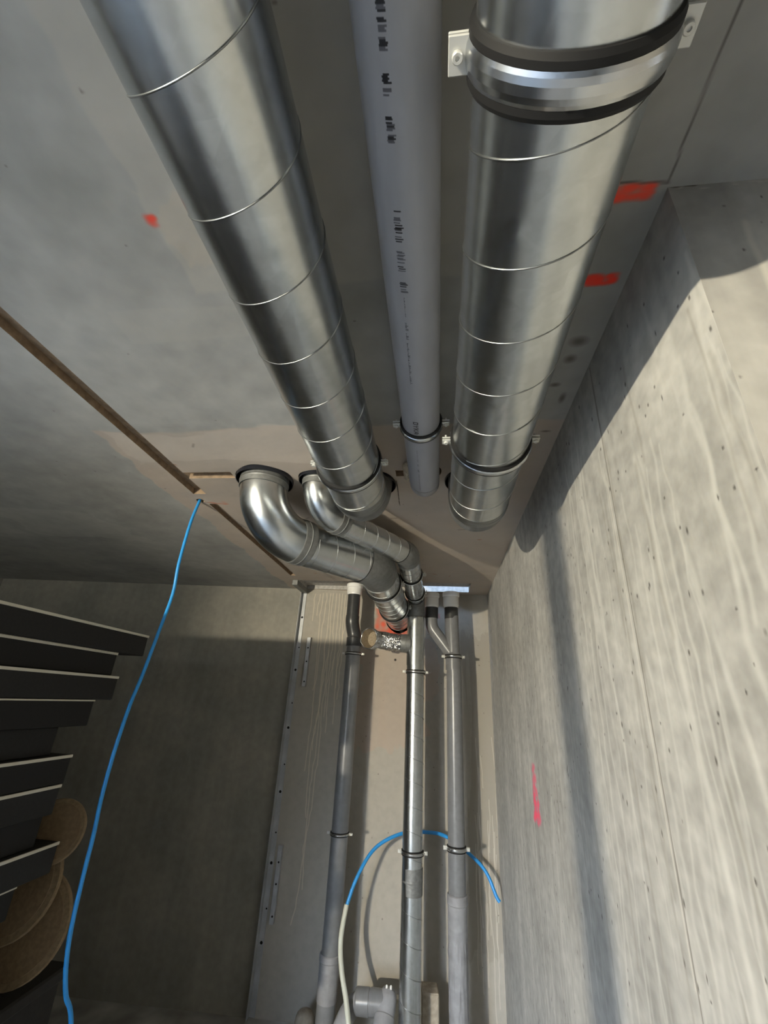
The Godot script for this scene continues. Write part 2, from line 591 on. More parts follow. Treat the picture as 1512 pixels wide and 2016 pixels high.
	c.patch(-0.62, -0.05, 1.55, 2.2, Color(0.725, 0.64, 0.575), 0.45, 0.15, n1, n3)
	c.patch(0.2, 0.5, 0.4, 2.3, Color(0.60, 0.575, 0.53), 0.5, 0.08, n3, n2)
	rng.seed = 17
	for e in [[-1.03, 2.60, 0.20], [-0.99, 2.60, 0.16], [-0.965, 2.61, 0.75], [-0.935, 2.61, 1.3], [-0.90, 2.61, 1.15], [-0.88, 2.61, 1.95], [-0.85, 2.61, 0.9], [-0.825, 2.61, 0.7], [-0.80, 2.61, 0.95], [-0.775, 2.60, 0.8], [-0.76, 2.50, 0.6], [-0.91, 2.2, 1.75], [-0.87, 2.15, 1.1], [-0.82, 2.1, 0.5]]:
		var u: float = e[0]
		var y: float = e[1]
		var pts := [Vector2(u, y)]
		while y > e[1] - e[2]:
			y -= 0.045
			u += rng.randf_range(-0.012, 0.009) if rng.randf() < 0.45 else 0.0
			pts.append(Vector2(u, y))
		c.line(pts, 0.0042, Color(0.86, 0.82, 0.73), 0.85, 0.2)
	for k in 22:
		var u := rng.randf_range(0.24, 0.40)
		var y := rng.randf_range(0.5, 1.6)
		var pts := [Vector2(u, y)]
		for j in rng.randi_range(4, 14):
			y -= 0.05
			u += rng.randf_range(-0.006, 0.006)
			pts.append(Vector2(u, y))
		c.line(pts, 0.004, Color(0.84, 0.81, 0.76), 0.5, 0.2)
	for k in 70:
		c.blob(rng.randf_range(-0.7, 0.4), rng.randf_range(0.3, 2.5), rng.randf_range(0.002, 0.005), rng.randf_range(0.002, 0.007), Color(0.27, 0.25, 0.23), 0.6, 0.2)
	c.blob(-0.335, 2.10, 0.011, 0.011, Color(0.06, 0.05, 0.05), 0.95, 0.4)
	for k in 300:    # neon square sprayed round the opening
		c.blob(rng.randf_range(-0.50, -0.16), rng.randf_range(2.285, 2.60), 0.03, 0.03, Color(0.97, 0.27, 0.16), 0.20, 0.1)
	for k in 30:
		c.blob(rng.randf_range(-0.50, -0.22), 2.27 + rng.randf_range(-0.01, 0.03), 0.02, 0.012, Color(0.98, 0.30, 0.20), 0.35, 0.1)
	for k in 10:
		c.blob(0.0 + rng.randf_range(-0.01, 0.012), 2.45 + rng.randf_range(-0.02, 0.02), 0.012, 0.014, Color(0.78, 0.40, 0.36), 0.25, 0.1)
	m = plain(Color.WHITE, 0.92)
	m.albedo_texture = c.texture()
	m.normal_enabled = true
	m.normal_texture = relief(65, 0.02, 1024, 640, 2.0)
	m.normal_scale = 0.4
	M.wall_back = m
	M.wall_back_bounds = b


# print on the grey pipe: u runs round it, v along it (metres from the open end)
func pvc_print() -> StandardMaterial3D:
	var w := 384
	var h := 2048
	var im := Image.create(w, h, false, Image.FORMAT_RGB8)
	im.fill(Color(0.56, 0.56, 0.575))
	var f := FastNoiseLite.new()
	f.seed = 70; f.frequency = 0.02
	for y in range(0, h, 2):
		for x in range(0, w, 2):
			var k := 1.0 + 0.035 * f.get_noise_2d(x, y * 0.4)
			im.fill_rect(Rect2i(x, y, 2, 2), Color(0.56 * k, 0.56 * k, 0.575 * k))
	var font := {"D": "1111010001100011000110001100011111", "Y": "", "K": "", "A": ""}
	var rows := {
		"D": ["1111.", "1...1", "1...1", "1...1", "1...1", "1...1", "1111."],
		"Y": ["1...1", "1...1", ".1.1.", "..1..", "..1..", "..1..", "..1.."],
		"K": ["1...1", "1..1.", "1.1..", "11...", "1.1..", "1..1.", "1...1"],
		"A": ["..1..", ".1.1.", "1...1", "1...1", "11111", "1...1", "1...1"],
	}
	font.clear()
	var ink := Color(0.13, 0.13, 0.145)
	var soft := Color(0.33, 0.33, 0.35)
	# v: 1 pixel = 1 mm of length; u: 384 pixels round 346 mm
	var u0 := 192
	var at := func(z: float) -> int: return int((0.62 - z) * 1000.0)
	# the maker's word, letters standing across the pipe, read away from the lens
	var v: int = at.call(-0.985)
	for ch in "DYKA":
		var g: Array = rows[ch]
		for r in 7:
			for q in 5:
				if g[r][q] == "1":
					im.fill_rect(Rect2i(u0 + 8 - int(r * 2.2), v + int(q * 2.4), 3, 3), Color(0.08, 0.08, 0.09))
		v += 15
	# worn coded blocks, rules and small unreadable lines of print
	rng.seed = 5
	for e in [[-0.425, -0.462, 16], [-0.466, -0.475, 16], [-0.492, -0.530, 16], [-0.552, -0.562, 16], [-0.566, -0.574, 16], [-0.20, -0.245, 13], [-0.26, -0.285, 13], [-0.305, -0.335, 13]]:
		var a: int = at.call(e[0])
		var z: int = at.call(e[1])
		while a < z:
			if rng.randf() < 0.8:
				im.fill_rect(Rect2i(u0 - e[2] / 2 + rng.randi_range(0, 2), a, e[2] - rng.randi_range(0, 4), 2), ink if rng.randf() < 0.6 else soft)
			a += 2 if rng.randf() < 0.7 else 4
	for e in [[-0.585, -0.63, 2], [-0.645, -0.665, 7], [-0.672, -0.69, 7], [-0.70, -0.83, 6], [-1.13, -1.20, 3], [-1.215, -1.23, 7], [-1.25, -1.265, 7], [-1.28, -1.40, 3], [0.2, -0.1, 6]]:
		var a: int = at.call(e[0])
		var z: int = at.call(e[1])
		while a < z:
			im.fill_rect(Rect2i(u0 - e[2] / 2, a, rng.randi_range(1, e[2]), 2), soft)
			a += rng.randi_range(2, 4)
	var m := plain(Color.WHITE, 0.32)
	m.albedo_texture = ImageTexture.create_from_image(im)
	m.uv1_scale = Vector3(1.0, 1.0 / 2.048, 1.0)
	return m


# ---------------------------------------------------------------- repeated fittings
# a split ring with rubber lining; the rod runs along `to` up to `reach`
func pipe_clamp(at: Vector3, axis: Vector3, r: float, to: Vector3, reach: float, label: String, group: String, wide := 0.02) -> Node3D:
	var t := thing("pipe_clamp", at, label, "clamp", group)
	var h := wide / 2.0
	var mb := MB.new()
	lathe(mb, at, axis, [[-h * 1.55, r - 0.0005], [-h * 1.55, r + 0.0035], [-h * 1.25, r + 0.0065], [-h * 0.86, r + 0.0065], [-h * 0.86, r + 0.002], [h * 0.86, r + 0.002], [h * 0.86, r + 0.0065], [h * 1.25, r + 0.0065], [h * 1.55, r + 0.0035], [h * 1.55, r - 0.0005]], 48)
	obj("rubber_lining", mb, M.rubber, t)
	mb = MB.new()
	lathe(mb, at, axis, [[-h * 0.84, r + 0.003], [-h * 0.84, r + 0.0065], [-h * 0.6, r + 0.0085], [-h * 0.25, r + 0.0098], [h * 0.25, r + 0.0098], [h * 0.6, r + 0.0085], [h * 0.84, r + 0.0065], [h * 0.84, r + 0.003]], 48)
	obj("band", mb, M.clamp, t)
	var side := axis.cross(to).normalized()
	for s in [-1.0, 1.0]:
		var b := Basis(side * s, to, (side * s).cross(to))
		mb = MB.new()
		box(mb, at + side * s * (r + 0.016) + to * 0.004, Vector3(0.024, 0.0035, wide * 0.95), b, 0.001)
		box(mb, at + side * s * (r + 0.016) - to * 0.004, Vector3(0.024, 0.0035, wide * 0.95), b, 0.001)
		var lug := obj("lug", mb, M.bolt, t)
		mb = MB.new()
		var c: Vector3 = at + side * s * (r + 0.018)
		lathe(mb, c, -to, [[-0.016, 0.0], [-0.016, 0.003], [0.006, 0.003], [0.006, 0.0062], [0.0105, 0.0062], [0.0115, 0.0052], [0.0115, 0.0026], [0.009, 0.0026], [0.009, 0.0]], 12)
		obj("screw", mb, M.bolt, lug)
	mb = MB.new()
	lathe(mb, at + to * (r + 0.008), to, [[0.0, 0.0], [0.0, 0.009], [0.014, 0.009], [0.016, 0.0055], [maxf(reach - r - 0.008, 0.018), 0.0045]], 12)
	obj("hanger_rod", mb, M.bolt, t)
	return t


func duct_wall(mb: MB, a: Vector3, b: Vector3, r: float, seed_: float, dents := [], amp := 0.0007) -> void:
	var L := a.distance_to(b)
	var n := maxi(int(L / 0.02), 2)
	var path := []
	for k in n + 1:
		path.append(a.lerp(b, float(k) / n))
	var f := func(th: float, s: float, _k: int) -> float:
		var q := Vector3(cos(th) * 1.2, sin(th) * 1.2, s * 5.0) * 1.4
		var d := fine.get_noise_3d(q.x + seed_, q.y, q.z) * amp
		for e in dents:
			var w := wrapf(th - e[0], -PI, PI) * r
			var l: float = s - e[1]
			var g: float = (w * w + l * l) / (e[2] * e[2])
			if g < 6.0:
				d += e[3] * exp(-g)
		return r + d
	sweep(mb, path, f, 72)


func helix(mb: MB, a: Vector3, b: Vector3, r: float, pitch: float, hand := 1.0, thick := 0.0016, phase := 0.0) -> void:
	var L := a.distance_to(b)
	var d := (b - a).normalized()
	var x := side_of(d)
	var y := d.cross(x)
	var turns := L / pitch
	var n := int(turns * 40)
	var path := []
	for k in n + 1:
		var th := TAU * turns * k / n * hand + phase
		path.append(a + d * (L * k / n) + (x * cos(th) + y * sin(th)) * (r + 0.0002))
	sweep(mb, path, thick, 6)


func band_ring(at: Vector3, axis: Vector3, r: float, length: float, lift := 0.0022) -> MB:
	var mb := MB.new()
	lathe(mb, at, axis, [[0.0, r - 0.0005], [0.0, r + lift * 0.6], [0.003, r + lift], [length * 0.45, r + lift], [length * 0.5, r + lift * 1.9], [length * 0.55, r + lift], [length - 0.003, r + lift], [length, r + lift * 0.6], [length, r - 0.0005]], 48)
	return mb


func socket(at: Vector3, axis: Vector3, r: float, length: float) -> MB:
	var mb := MB.new()
	lathe(mb, at, axis, [[0.0, r * 0.86], [0.0, r + 0.001], [0.012, r + 0.003], [0.018, r + 0.006], [length - 0.035, r + 0.006], [length - 0.03, r + 0.011], [length - 0.004, r + 0.011], [length, r + 0.008], [length, r + 0.001], [0.02, r + 0.001], [0.02, 0.0]], 40)
	return mb


# ---------------------------------------------------------------- the scene
func _ready() -> void:
	# camera, daylight and exposure
	var cam := Camera3D.new()
	cam.fov = 99.84
	cam.near = 0.02
	cam.position = Vector3(0, EYE, 0)
	cam.basis = Basis(Vector3.UP, deg_to_rad(7.82)) * Basis(Vector3.RIGHT, deg_to_rad(23.80)) * Basis(Vector3.BACK, deg_to_rad(3.14))
	add_child(cam)
	cam.current = true
	var we := WorldEnvironment.new()
	var env := Environment.new()
	env.background_mode = Environment.BG_SKY
	var sm := ProceduralSkyMaterial.new()
	sm.sky_top_color = Color(0.74, 0.85, 1.0)
	sm.sky_horizon_color = Color(0.92, 0.96, 1.0)
	sm.ground_horizon_color = Color(0.62, 0.62, 0.60)
	sm.ground_bottom_color = Color(0.45, 0.45, 0.43)
	sm.energy_multiplier = 1.0
	env.sky = Sky.new()
	env.sky.sky_material = sm
	env.background_energy_multiplier = 34.0
	env.tonemap_mode = Environment.TONE_MAPPER_LINEAR
	env.tonemap_exposure = 1.2
	env.sdfgi_enabled = true
	env.ssao_enabled = true
	env.ssil_enabled = true
	we.environment = env
	add_child(we)

	rng.seed = 1
	fine.seed = 77
	fine.frequency = 0.6
	fine.fractal_octaves = 2
	make_materials()
	add_surface_materials()
	build_lamp()
	build_shell()
	build_ducts()
	build_risers()
	build_profiles()
	build_cables()
	build_left_store()


# work light on a tripod beside the store, outside the picture to the left
func build_lamp() -> void:
	var p := LAMP + Vector3(0, EYE, 0)
	var aim := Vector3(sin(deg_to_rad(36.0)), -0.04, -cos(deg_to_rad(36.0))).normalized()
	var t := thing("work_light", Vector3(p.x, 0, p.z), "black tripod work light with a lit square face", "work light")
	var side := aim.cross(Vector3.UP).normalized()
	var up := side.cross(aim)
	var bs := Basis(side, up, -aim)
	var mb := MB.new()
	box(mb, p - aim * 0.075, Vector3(0.24, 0.2, 0.05), bs, 0.008)
	obj("housing", mb, M.lamp_body, t)
	mb = MB.new()
	box(mb, p + up * 0.117 + aim * 0.145, Vector3(0.50, 0.004, 0.48), bs, 0.001)  # added plate, sized to cut the beam off the ceiling
	for s in [-1.0, 1.0]:
		box(mb, p + up * 0.06 - aim * 0.06 + side * s * 0.1, Vector3(0.02, 0.114, 0.02), bs, 0.002)
	obj("added_hood", mb, M.lamp_body, t)
	mb = MB.new()
	box(mb, p - aim * 0.047, Vector3(0.1, 0.1, 0.004), bs, 0.001)
	var glow := plain(Color(0.9, 0.88, 0.8), 0.4)
	glow.emission_enabled = true
	glow.emission = Color(1.0, 0.95, 0.85)
	glow.emission_energy_multiplier = 3.0
	obj("lit_face", mb, glow, t)
	mb = MB.new()
	lathe(mb, Vector3(p.x, 0.45, p.z) - aim * 0.085, Vector3.UP, [[0.0, 0.014], [p.y - 0.55, 0.014]], 12)
	obj("pole", mb, M.lamp_body, t)
	for k in 3:
		var d := Vector3(cos(TAU * k / 3.0 + 0.4), 0, sin(TAU * k / 3.0 + 0.4))
		mb = MB.new()
		sweep(mb, [Vector3(p.x, 0.62, p.z) - aim * 0.085, Vector3(p.x, 0.012, p.z) - aim * 0.085 + d * 0.42], 0.011, 10, true, true)
		obj("leg", mb, M.lamp_body, t)
	var l := SpotLight3D.new()
	l.name = "work_light_beam"
	l.light_color = Color(1.0, 0.955, 0.85)
	l.light_energy = 16.5
	l.light_size = 0.03
	l.spot_angle = 40.0
	l.spot_angle_attenuation = 0.6
	l.spot_range = 12.0
	l.spot_attenuation = 2.0
	l.shadow_enabled = true
	add_child(l)
	l.position = p
	l.basis = bs

	# unseen post, added in the beam to cast the right wall's dark band
	var q := Vector3(-1.03, 0, 0.53)
	t = thing("added_shadow_post", q, "unseen squared timber post added to cast a dark band on the right wall", "post")
	mb = MB.new()
	box(mb, q + Vector3(0, 1.052, 0), Vector3(0.06, 2.085, 0.06), Basis(Vector3.UP, 0.8), 0.004)
	obj("shaft", mb, M.prop, t)
	mb = MB.new()
	box(mb, q + Vector3(0, 0.005, 0), Vector3(0.3, 0.01, 0.3), Basis(Vector3.UP, 0.8), 0.002)
	obj("foot_plate", mb, M.track, t)


func bz(x: float) -> float:
	return -3.6 + 0.05 * (0.4 - x)


func build_shell() -> void:
	var top := CEIL + EYE
	var mb := MB.new()
	box(mb, Vector3(-1.2, -0.1, -0.7), Vector3(6.6, 0.2, 6.4))
	struct(obj("floor", mb, M.floor), "bare grey concrete floor", "floor")

	# ceiling with its chases, duct holes and the long slot by the back wall
	mb = MB.new()
	var pit := MB.new()
	var deep := MB.new()
	var holes := [
		{"u": -0.735, "v": -1.56, "r": 0.122, "s": 0.13}, {"u": -0.505, "v": -1.57, "r": 0.083, "s": 0.09},
		{"u": -0.29, "v": -1.605, "r": 0.115, "s": 0.12}, {"u": -0.05, "v": -1.515, "r": 0.064, "s": 0.07},
		{"u": 0.14, "v": -1.60, "r": 0.115, "s": 0.12}, {"u": -1.145, "v": -1.772, "r": 0.019, "s": 0.024}]
	var pits := [
		[-1.140, -1.078, -1.70, 0.9, 0.028], [-1.078, -0.865, -1.548, -1.495, 0.025], [-0.17, -0.12, -1.548, -1.50, 0.025],
		[-1.118, -1.078, -3.10, -1.81, 0.024], [-1.108, 0.245, -3.465, -3.235, 0.032], [-1.108, -0.14, -3.515, -3.465, 0.032], [-0.14, 0.245, -3.515, -3.465, 0.05]]
	sheet(mb, pit, -3.9, 1.5, -3.66, 0.9, func(u, v): return Vector3(u, top, v), Vector3.DOWN, holes, pits, M.ceiling_bounds, deep)
	var ce = obj("ceiling", mb, M.ceiling)
	struct(ce, "grey concrete ceiling with filled patches and chases", "ceiling")
	obj("chase", pit, M.groove, ce)
	obj("slot", deep, M.recess, ce)
	mb = MB.new()
	box(mb, Vector3(-1.2, top + 0.34, -0.3675), Vector3(6.6, 0.2, 5.735))
	box(mb, Vector3(-1.2, top + 0.34, -3.7075), Vector3(6.6, 0.2, 0.385))
	box(mb, Vector3(-2.32, top + 0.34, -3.375), Vector3(4.36, 0.2, 0.28))
	box(mb, Vector3(1.1725, top + 0.34, -3.375), Vector3(1.855, 0.2, 0.28))
	box(mb, Vector3(-4.15, top + 0.12, -0.7), Vector3(0.5, 0.24, 6.4))
	box(mb, Vector3(1.75, top + 0.12, -0.7), Vector3(0.5, 0.24, 6.4))
	box(mb, Vector3(-1.2, top + 0.12, 1.7), Vector3(5.4, 0.24, 1.6))
	box(mb, Vector3(-1.2, top + 0.12, -3.8), Vector3(5.4, 0.24, 0.28))
	obj("slab", mb, M.plain_wall, ce)

	# back wall, a little off square, with the opening for the duct
	mb = MB.new()
	pit = MB.new()
	var out := Vector3(0.05, 0, 1.0).normalized()
	sheet(mb, pit, -3.9, 0.42, 0.0, top, func(u, v): return Vector3(u, v, bz(u)), out, [{"u": -0.315, "v": 0.622 + EYE, "r": 0.106, "s": 0.14}], [], M.wall_back_bounds)
	var wb = obj("wall_back", mb, M.wall_back)
	struct(wb, "concrete back wall with pale drips and an orange sprayed square", "wall")
	obj("opening", pit, M.hole, wb)
	mb = MB.new()
	box(mb, Vector3(-1.75, top / 2.0, -3.49 - 0.32), Vector3(4.5, top, 0.2), Basis(Vector3.UP, atan(0.05)))
	obj("backing", mb, M.plain_wall, wb)

	# right wall and its end face
	mb = MB.new()
	var bd: Rect2 = M.wall_right_bounds
	var f := func(z: float, y: float) -> Vector2: return Vector2((z - bd.position.x) / bd.size.x, (y - bd.position.y) / bd.size.y)
	mb.face([Vector3(0.4, 0, -3.62), Vector3(0.4, 0, -0.51), Vector3(0.4, top, -0.51), Vector3(0.4, top, -3.62)], Vector3.LEFT, [f.call(-3.62, 0.0), f.call(-0.51, 0.0), f.call(-0.51, top), f.call(-3.62, top)])
	var wr = obj("wall_right", mb, M.wall_right)
	struct(wr, "raw concrete right wall with pale vertical runs and a pink stroke", "wall")
	mb = MB.new()
	bd = M.wall_end_bounds
	mb.face([Vector3(0.4, 0, -0.51), Vector3(1.5, 0, -0.51), Vector3(1.5, top, -0.51), Vector3(0.4, top, -0.51)], Vector3.BACK, [f.call(0.4, 0.0), f.call(1.5, 0.0), f.call(1.5, top), f.call(0.4, top)].map(func(_e): return Vector2.ZERO) if false else [Vector2(0, 1.0 - (0.0 + 0.02) / 2.66), Vector2(1.1, 1.0 - 0.02 / 2.66), Vector2(1.1, (2.66 - top) / 2.66), Vector2(0, (2.66 - top) / 2.66)])
	obj("end_face", mb, M.wall_end, wr)
	mb = MB.new()
	box(mb, Vector3(1.0, top / 2.0, -2.1), Vector3(1.18, top, 3.14))
	obj("core", mb, M.plain_wall, wr)

	mb = MB.new()
	box(mb, Vector3(-4.0, top / 2.0, -0.7), Vector3(0.2, top, 6.4))
	struct(obj("wall_left", mb, M.plain_wall), "plain plastered wall beyond the stored slabs", "wall")
	mb = MB.new()
	box(mb, Vector3(1.6, top / 2.0, 1.0), Vector3(0.2, top, 3.0))
	struct(obj("wall_side", mb, M.plain_wall), "plain plastered wall of the side bay", "wall")
	# rear wall behind the lens; its unseen window is added for cool daylight
	mb = MB.new()
	box(mb, Vector3(-3.85, top / 2.0, 2.3), Vector3(0.5, top, 0.2))
	box(mb, Vector3(0.15, top / 2.0, 2.3), Vector3(3.3, top, 0.2))
	box(mb, Vector3(-2.55, 0.2, 2.3), Vector3(2.1, 0.4, 0.2))
	box(mb, Vector3(-2.55, top - 0.295, 2.3), Vector3(2.1, 0.59, 0.2))
	struct(obj("wall_rear", mb, M.plain_wall), "plastered wall with an unseen window hole added for daylight", "wall")


func build_ducts() -> void:
	var top := CEIL
	var Z := Vector3(0, 0, -1)
	# ---- large duct on the left
	var a := V(-0.29, 0.713, 0.62)
	var c := V(-0.29, 0.713, -1.605)
	var t := thing("spiral_duct", a, "large galvanised spiral duct nearest the grooved side, turning up into the ceiling", "duct", "large spiral ducts under the ceiling")
	var mb := MB.new()
	duct_wall(mb, a, c - Z * 0.20, 0.1, 0.0, [[1.2, 1.05, 0.012, -0.0015], [1.5, 1.5, 0.01, 0.0012]])
	var run_wall_1 := obj("pipe", mb, M.steel, t)
	mb = MB.new()
	helix(mb, a, c - Z * 0.20, 0.1, 0.143, 1.0, 0.0013, 2.736)
	obj("seam", mb, M.seam, run_wall_1)
	mb = MB.new()
	var bend := arc(c, Z, Vector3.UP, 0.2, 16)
	bend.append(bend[-1] + Vector3.UP * 0.05)
	sweep(mb, bend, 0.0992, 48)
	obj("elbow", mb, M.steel_dull, t)
	obj("coupling", band_ring(c - Z * 0.235, Z, 0.1, 0.05, 0.0012), M.seam, t)
	mb = MB.new()
	lathe(mb, V(-0.29, top - 0.012, -1.605), Vector3.UP, [[0.0, 0.112], [0.001, 0.1135], [0.15, 0.1135]], 40)
	var sleeve := obj("foil_sleeve", mb, M.sleeve, t)
	mb = MB.new()
	for k in 7:    # torn flap of the sleeve
		var q := k / 6.0
		var w := 0.045 * (1.0 - q * 0.85)
		var p := V(-0.172 + 0.012 * q, top - 0.002 - 0.085 * q, -1.605 - 0.02 * q)
		if k:
			box(mb, p, Vector3(0.0015, 0.0155, w * 2.0), Basis(Vector3.BACK, 0.25 * q), 0.0)
	obj("foil_flap", mb, M.sleeve, sleeve)
	# ---- large duct on the right
	a = V(0.14, 0.664, 0.62)
	c = V(0.14, 0.664, -1.585)
	t = thing("spiral_duct", a, "large galvanised spiral duct next to the concrete wall, turning up into the ceiling", "duct", "large spiral ducts under the ceiling")
	mb = MB.new()
	rng.seed = 21
	var dents := [[1.9, 1.28, 0.012, -0.0018], [1.75, 1.36, 0.010, 0.0014], [1.3, 1.33, 0.009, -0.0013], [1.25, 1.40, 0.01, 0.0011], [2.1, 1.14, 0.012, 0.0009]]
	for k in 14:
		dents.append([rng.randf_range(0.8, 2.4), rng.randf_range(0.8, 1.95), rng.randf_range(0.006, 0.012), rng.randf_range(-0.0014, 0.0014)])
	duct_wall(mb, a, c - Z * 0.20, 0.1, 30.0, dents)
	var run_wall_2 := obj("pipe", mb, M.steel, t)
	mb = MB.new()
	helix(mb, a, c - Z * 0.20, 0.1, 0.1375, 1.0, 0.0013, -2.337)
	obj("seam", mb, M.seam, run_wall_2)
	mb = MB.new()
	bend = arc(c, Z, Vector3.UP, 0.2, 16)
	bend.append(bend[-1] + Vector3.UP * 0.03)
	sweep(mb, bend, 0.0992, 48)
	obj("elbow", mb, M.steel_dull, t)
	obj("coupling", band_ring(c - Z * 0.235, Z, 0.1, 0.05, 0.0012), M.seam, t)
	mb = MB.new()
	lathe(mb, V(0.14, top - 0.01, -1.585), Vector3.UP, [[0.0, 0.111], [0.001, 0.1125], [0.15, 0.1125]], 40)
	obj("foil_sleeve", mb, M.sleeve, t)
	pipe_clamp(V(0.14, 0.664, -0.237), Z, 0.1005, Vector3.UP, top - 0.664, "broad steel clamp with black rubber round the wall-side duct, before the orange marks", "clamps on the large ducts", 0.036)
	pipe_clamp(V(0.14, 0.664, -1.01), Z, 0.1005, Vector3.UP, top - 0.664, "steel clamp with black rubber close to the elbow of the wall-side duct", "clamps on the large ducts", 0.022)
	pipe_clamp(V(-0.29, 0.713, -1.205), Z, 0.1005, Vector3.UP, top - 0.713, "steel clamp with black rubber close to the elbow of the groove-side duct", "clamps on the large ducts", 0.022)
	# ---- grey plastic pipe between them
	a = V(-0.05, 0.762, 0.62)
	c = V(-0.05, 0.762, -1.515)
	t = thing("plastic_pipe", a, "straight grey plastic pipe with black print between the large ducts", "pipe")
	mb = MB.new()
	var path := [a, c - Z * 0.10]
	lathe_pipe(mb, a, c - Z * 0.10, 0.055, 105.0)
	obj("pipe", mb, pvc_print(), t)
	mb = MB.new()
	bend = arc(c, Z, Vector3.UP, 0.10, 14)
	bend.append(bend[-1] + Vector3.UP * 0.06)
	sweep(mb, bend, 0.0548, 40)
	obj("elbow", mb, M.pvc_light, t)
	mb = MB.new()
	rng.seed = 3
	for k in 9:
		var p := V(-0.118 + rng.randf_range(-0.006, 0.012), top - 0.012 - rng.randf() * 0.03, -1.40 - 0.14 * rng.randf())
		sweep(mb, [p + Vector3(0, -0.012, 0), p + Vector3(0.002, 0.0, 0.001), p + Vector3(0.004, 0.014, 0.002), p + Vector3(0.006, 0.026, 0)], [0.003, 0.017, 0.019, 0.014], 10, true, true)
	obj("sealing_foam", mb, M.foam, t)
	pipe_clamp(V(-0.05, 0.762, -1.065), Z, 0.0555, Vector3.UP, top - 0.762, "small steel clamp with black rubber on the printed grey pipe", "", 0.02)

	# ---- bent duct 1 : ceiling, elbow, slanting run, bend, run into the wall
	var D := Vector3.DOWN
	var c1 := V(-0.735, 0.624, -1.56)
	var c2 := V(-0.315, 0.624, -2.085)
	var u := (c2 - c1).normalized()
	t = thing("bent_duct", c1, "thick galvanised duct bending down from the ceiling and on into the orange square", "duct")
	bend = arc(c1, D, u, 0.2, 20)
	mb = MB.new()
	sweep(mb, bend, 0.0985, 56)
	obj("elbow", mb, M.steel, t)
	mb = MB.new()
	lathe(mb, bend[0], Vector3.UP, [[-0.025, 0.1], [-0.025, 0.1015], [-0.005, 0.1025], [0.0, 0.104], [0.005, 0.1025], [0.16, 0.1015]], 48)
	obj("collar", mb, M.steel_dull, t)
	obj("tape_band", band_ring(bend[-1] - u * 0.02, u, 0.0985, 0.062), M.steel_dull, t)
	var s1: Vector3 = bend[-1]
	var bend2 := arc(c2, u, Z, 0.2, 10)
	mb = MB.new()
	duct_wall(mb, s1, bend2[0], 0.098, 50.0)
	var run_wall_3 := obj("slanting_pipe", mb, M.steel, t)
	mb = MB.new()
	helix(mb, s1 + u * 0.05, bend2[0], 0.098, 0.1, 1.0, 0.0009)
	obj("seam", mb, M.seam, run_wall_3)
	bend2.push_front(bend2[0] - u * 0.035)
	bend2.append(bend2[-1] + Z * 0.05)
	mb = MB.new()
	sweep(mb, bend2, 0.101, 48)
	obj("bend", mb, M.steel_dull, t)
	var e1 := V(-0.315, 0.624, -3.50)
	mb = MB.new()
	duct_wall(mb, bend2[-1], e1, 0.098, 60.0)
	lathe(mb, e1, -Z, [[0.0, 0.098], [0.0, 0.095], [0.5, 0.095]], 40)
	var run_wall_4 := obj("pipe", mb, M.steel, t)
	mb = MB.new()
	helix(mb, bend2[-1], e1, 0.098, 0.125, 1.0, 0.0014)
	obj("seam", mb, M.seam, run_wall_4)
	mb = MB.new()
	lathe(mb, V(-0.735, top - 0.016, -1.56), Vector3.UP, [[0.0, 0.117], [0.0, 0.120], [0.15, 0.120]], 40)
	obj("foil_sleeve", mb, M.sleeve, t)
	pipe_clamp(V(-0.315, 0.624, -2.42), Z, 0.0985, Vector3.UP, top - 0.624, "black lined clamp just past the bend of the thick bent duct", "clamps on the bent ducts", 0.014)
	pipe_clamp(V(-0.315, 0.624, -3.08), Z, 0.0985, Vector3.UP, top - 0.624, "black lined clamp on the thick bent duct before the orange square", "clamps on the bent ducts", 0.014)

	# ---- bent duct 2 : thinner, ends in the riser with the tee
	c1 = V(-0.505, 0.712, -1.57)
	c2 = V(-0.160, 0.712, -2.14)
	u = (c2 - c1).normalized()
	var rz := -3.22
	t = thing("duct_riser", V(-0.16, -EYE, rz), "thinner galvanised duct from the ceiling that drops as a tall spiral riser", "duct")
	bend = arc(c1, D, u, 0.125, 20)
	mb = MB.new()
	sweep(mb, bend, 0.0612, 48)
	obj("elbow", mb, M.steel, t)
	mb = MB.new()
	lathe(mb, bend[0], Vector3.UP, [[-0.025, 0.062], [-0.025, 0.0635], [-0.004, 0.064], [0.0, 0.0655], [0.004, 0.064], [0.16, 0.063]], 40)
	obj("collar", mb, M.steel_dull, t)
	obj("tape_band", band_ring(bend[-1] - u * 0.01, u, 0.0612, 0.055), M.steel_dull, t)
	s1 = bend[-1]
	bend2 = arc(c2, u, Z, 0.12, 10)
	mb = MB.new()
	duct_wall(mb, s1, bend2[0], 0.061, 80.0)
	var run_wall_5 := obj("slanting_pipe", mb, M.steel, t)
	mb = MB.new()
	helix(mb, s1 + u * 0.04, bend2[0], 0.061, 0.09, 1.0, 0.0008)
	obj("seam", mb, M.seam, run_wall_5)
	bend2.push_front(bend2[0] - u * 0.03)
	bend2.append(bend2[-1] + Z * 0.04)
	mb = MB.new()
	sweep(mb, bend2, 0.0635, 40)
	obj("bend", mb, M.steel_dull, t)
	var c3 := V(-0.160, 0.712, rz)
	var bend3 := arc(c3, Z, D, 0.125, 14)
	mb = MB.new()
	duct_wall(mb, bend2[-1], bend3[0], 0.061, 90.0)
	var run_wall_6 := obj("pipe", mb, M.steel, t)
	mb = MB.new()
	helix(mb, bend2[-1], bend3[0], 0.061, 0.1, 1.0, 0.0012)
	obj("seam", mb, M.seam, run_wall_6)
	mb = MB.new()
	sweep(mb, bend3, 0.0635, 40)
	obj("drop_elbow", mb, M.steel_dull, t)
	mb = MB.new()
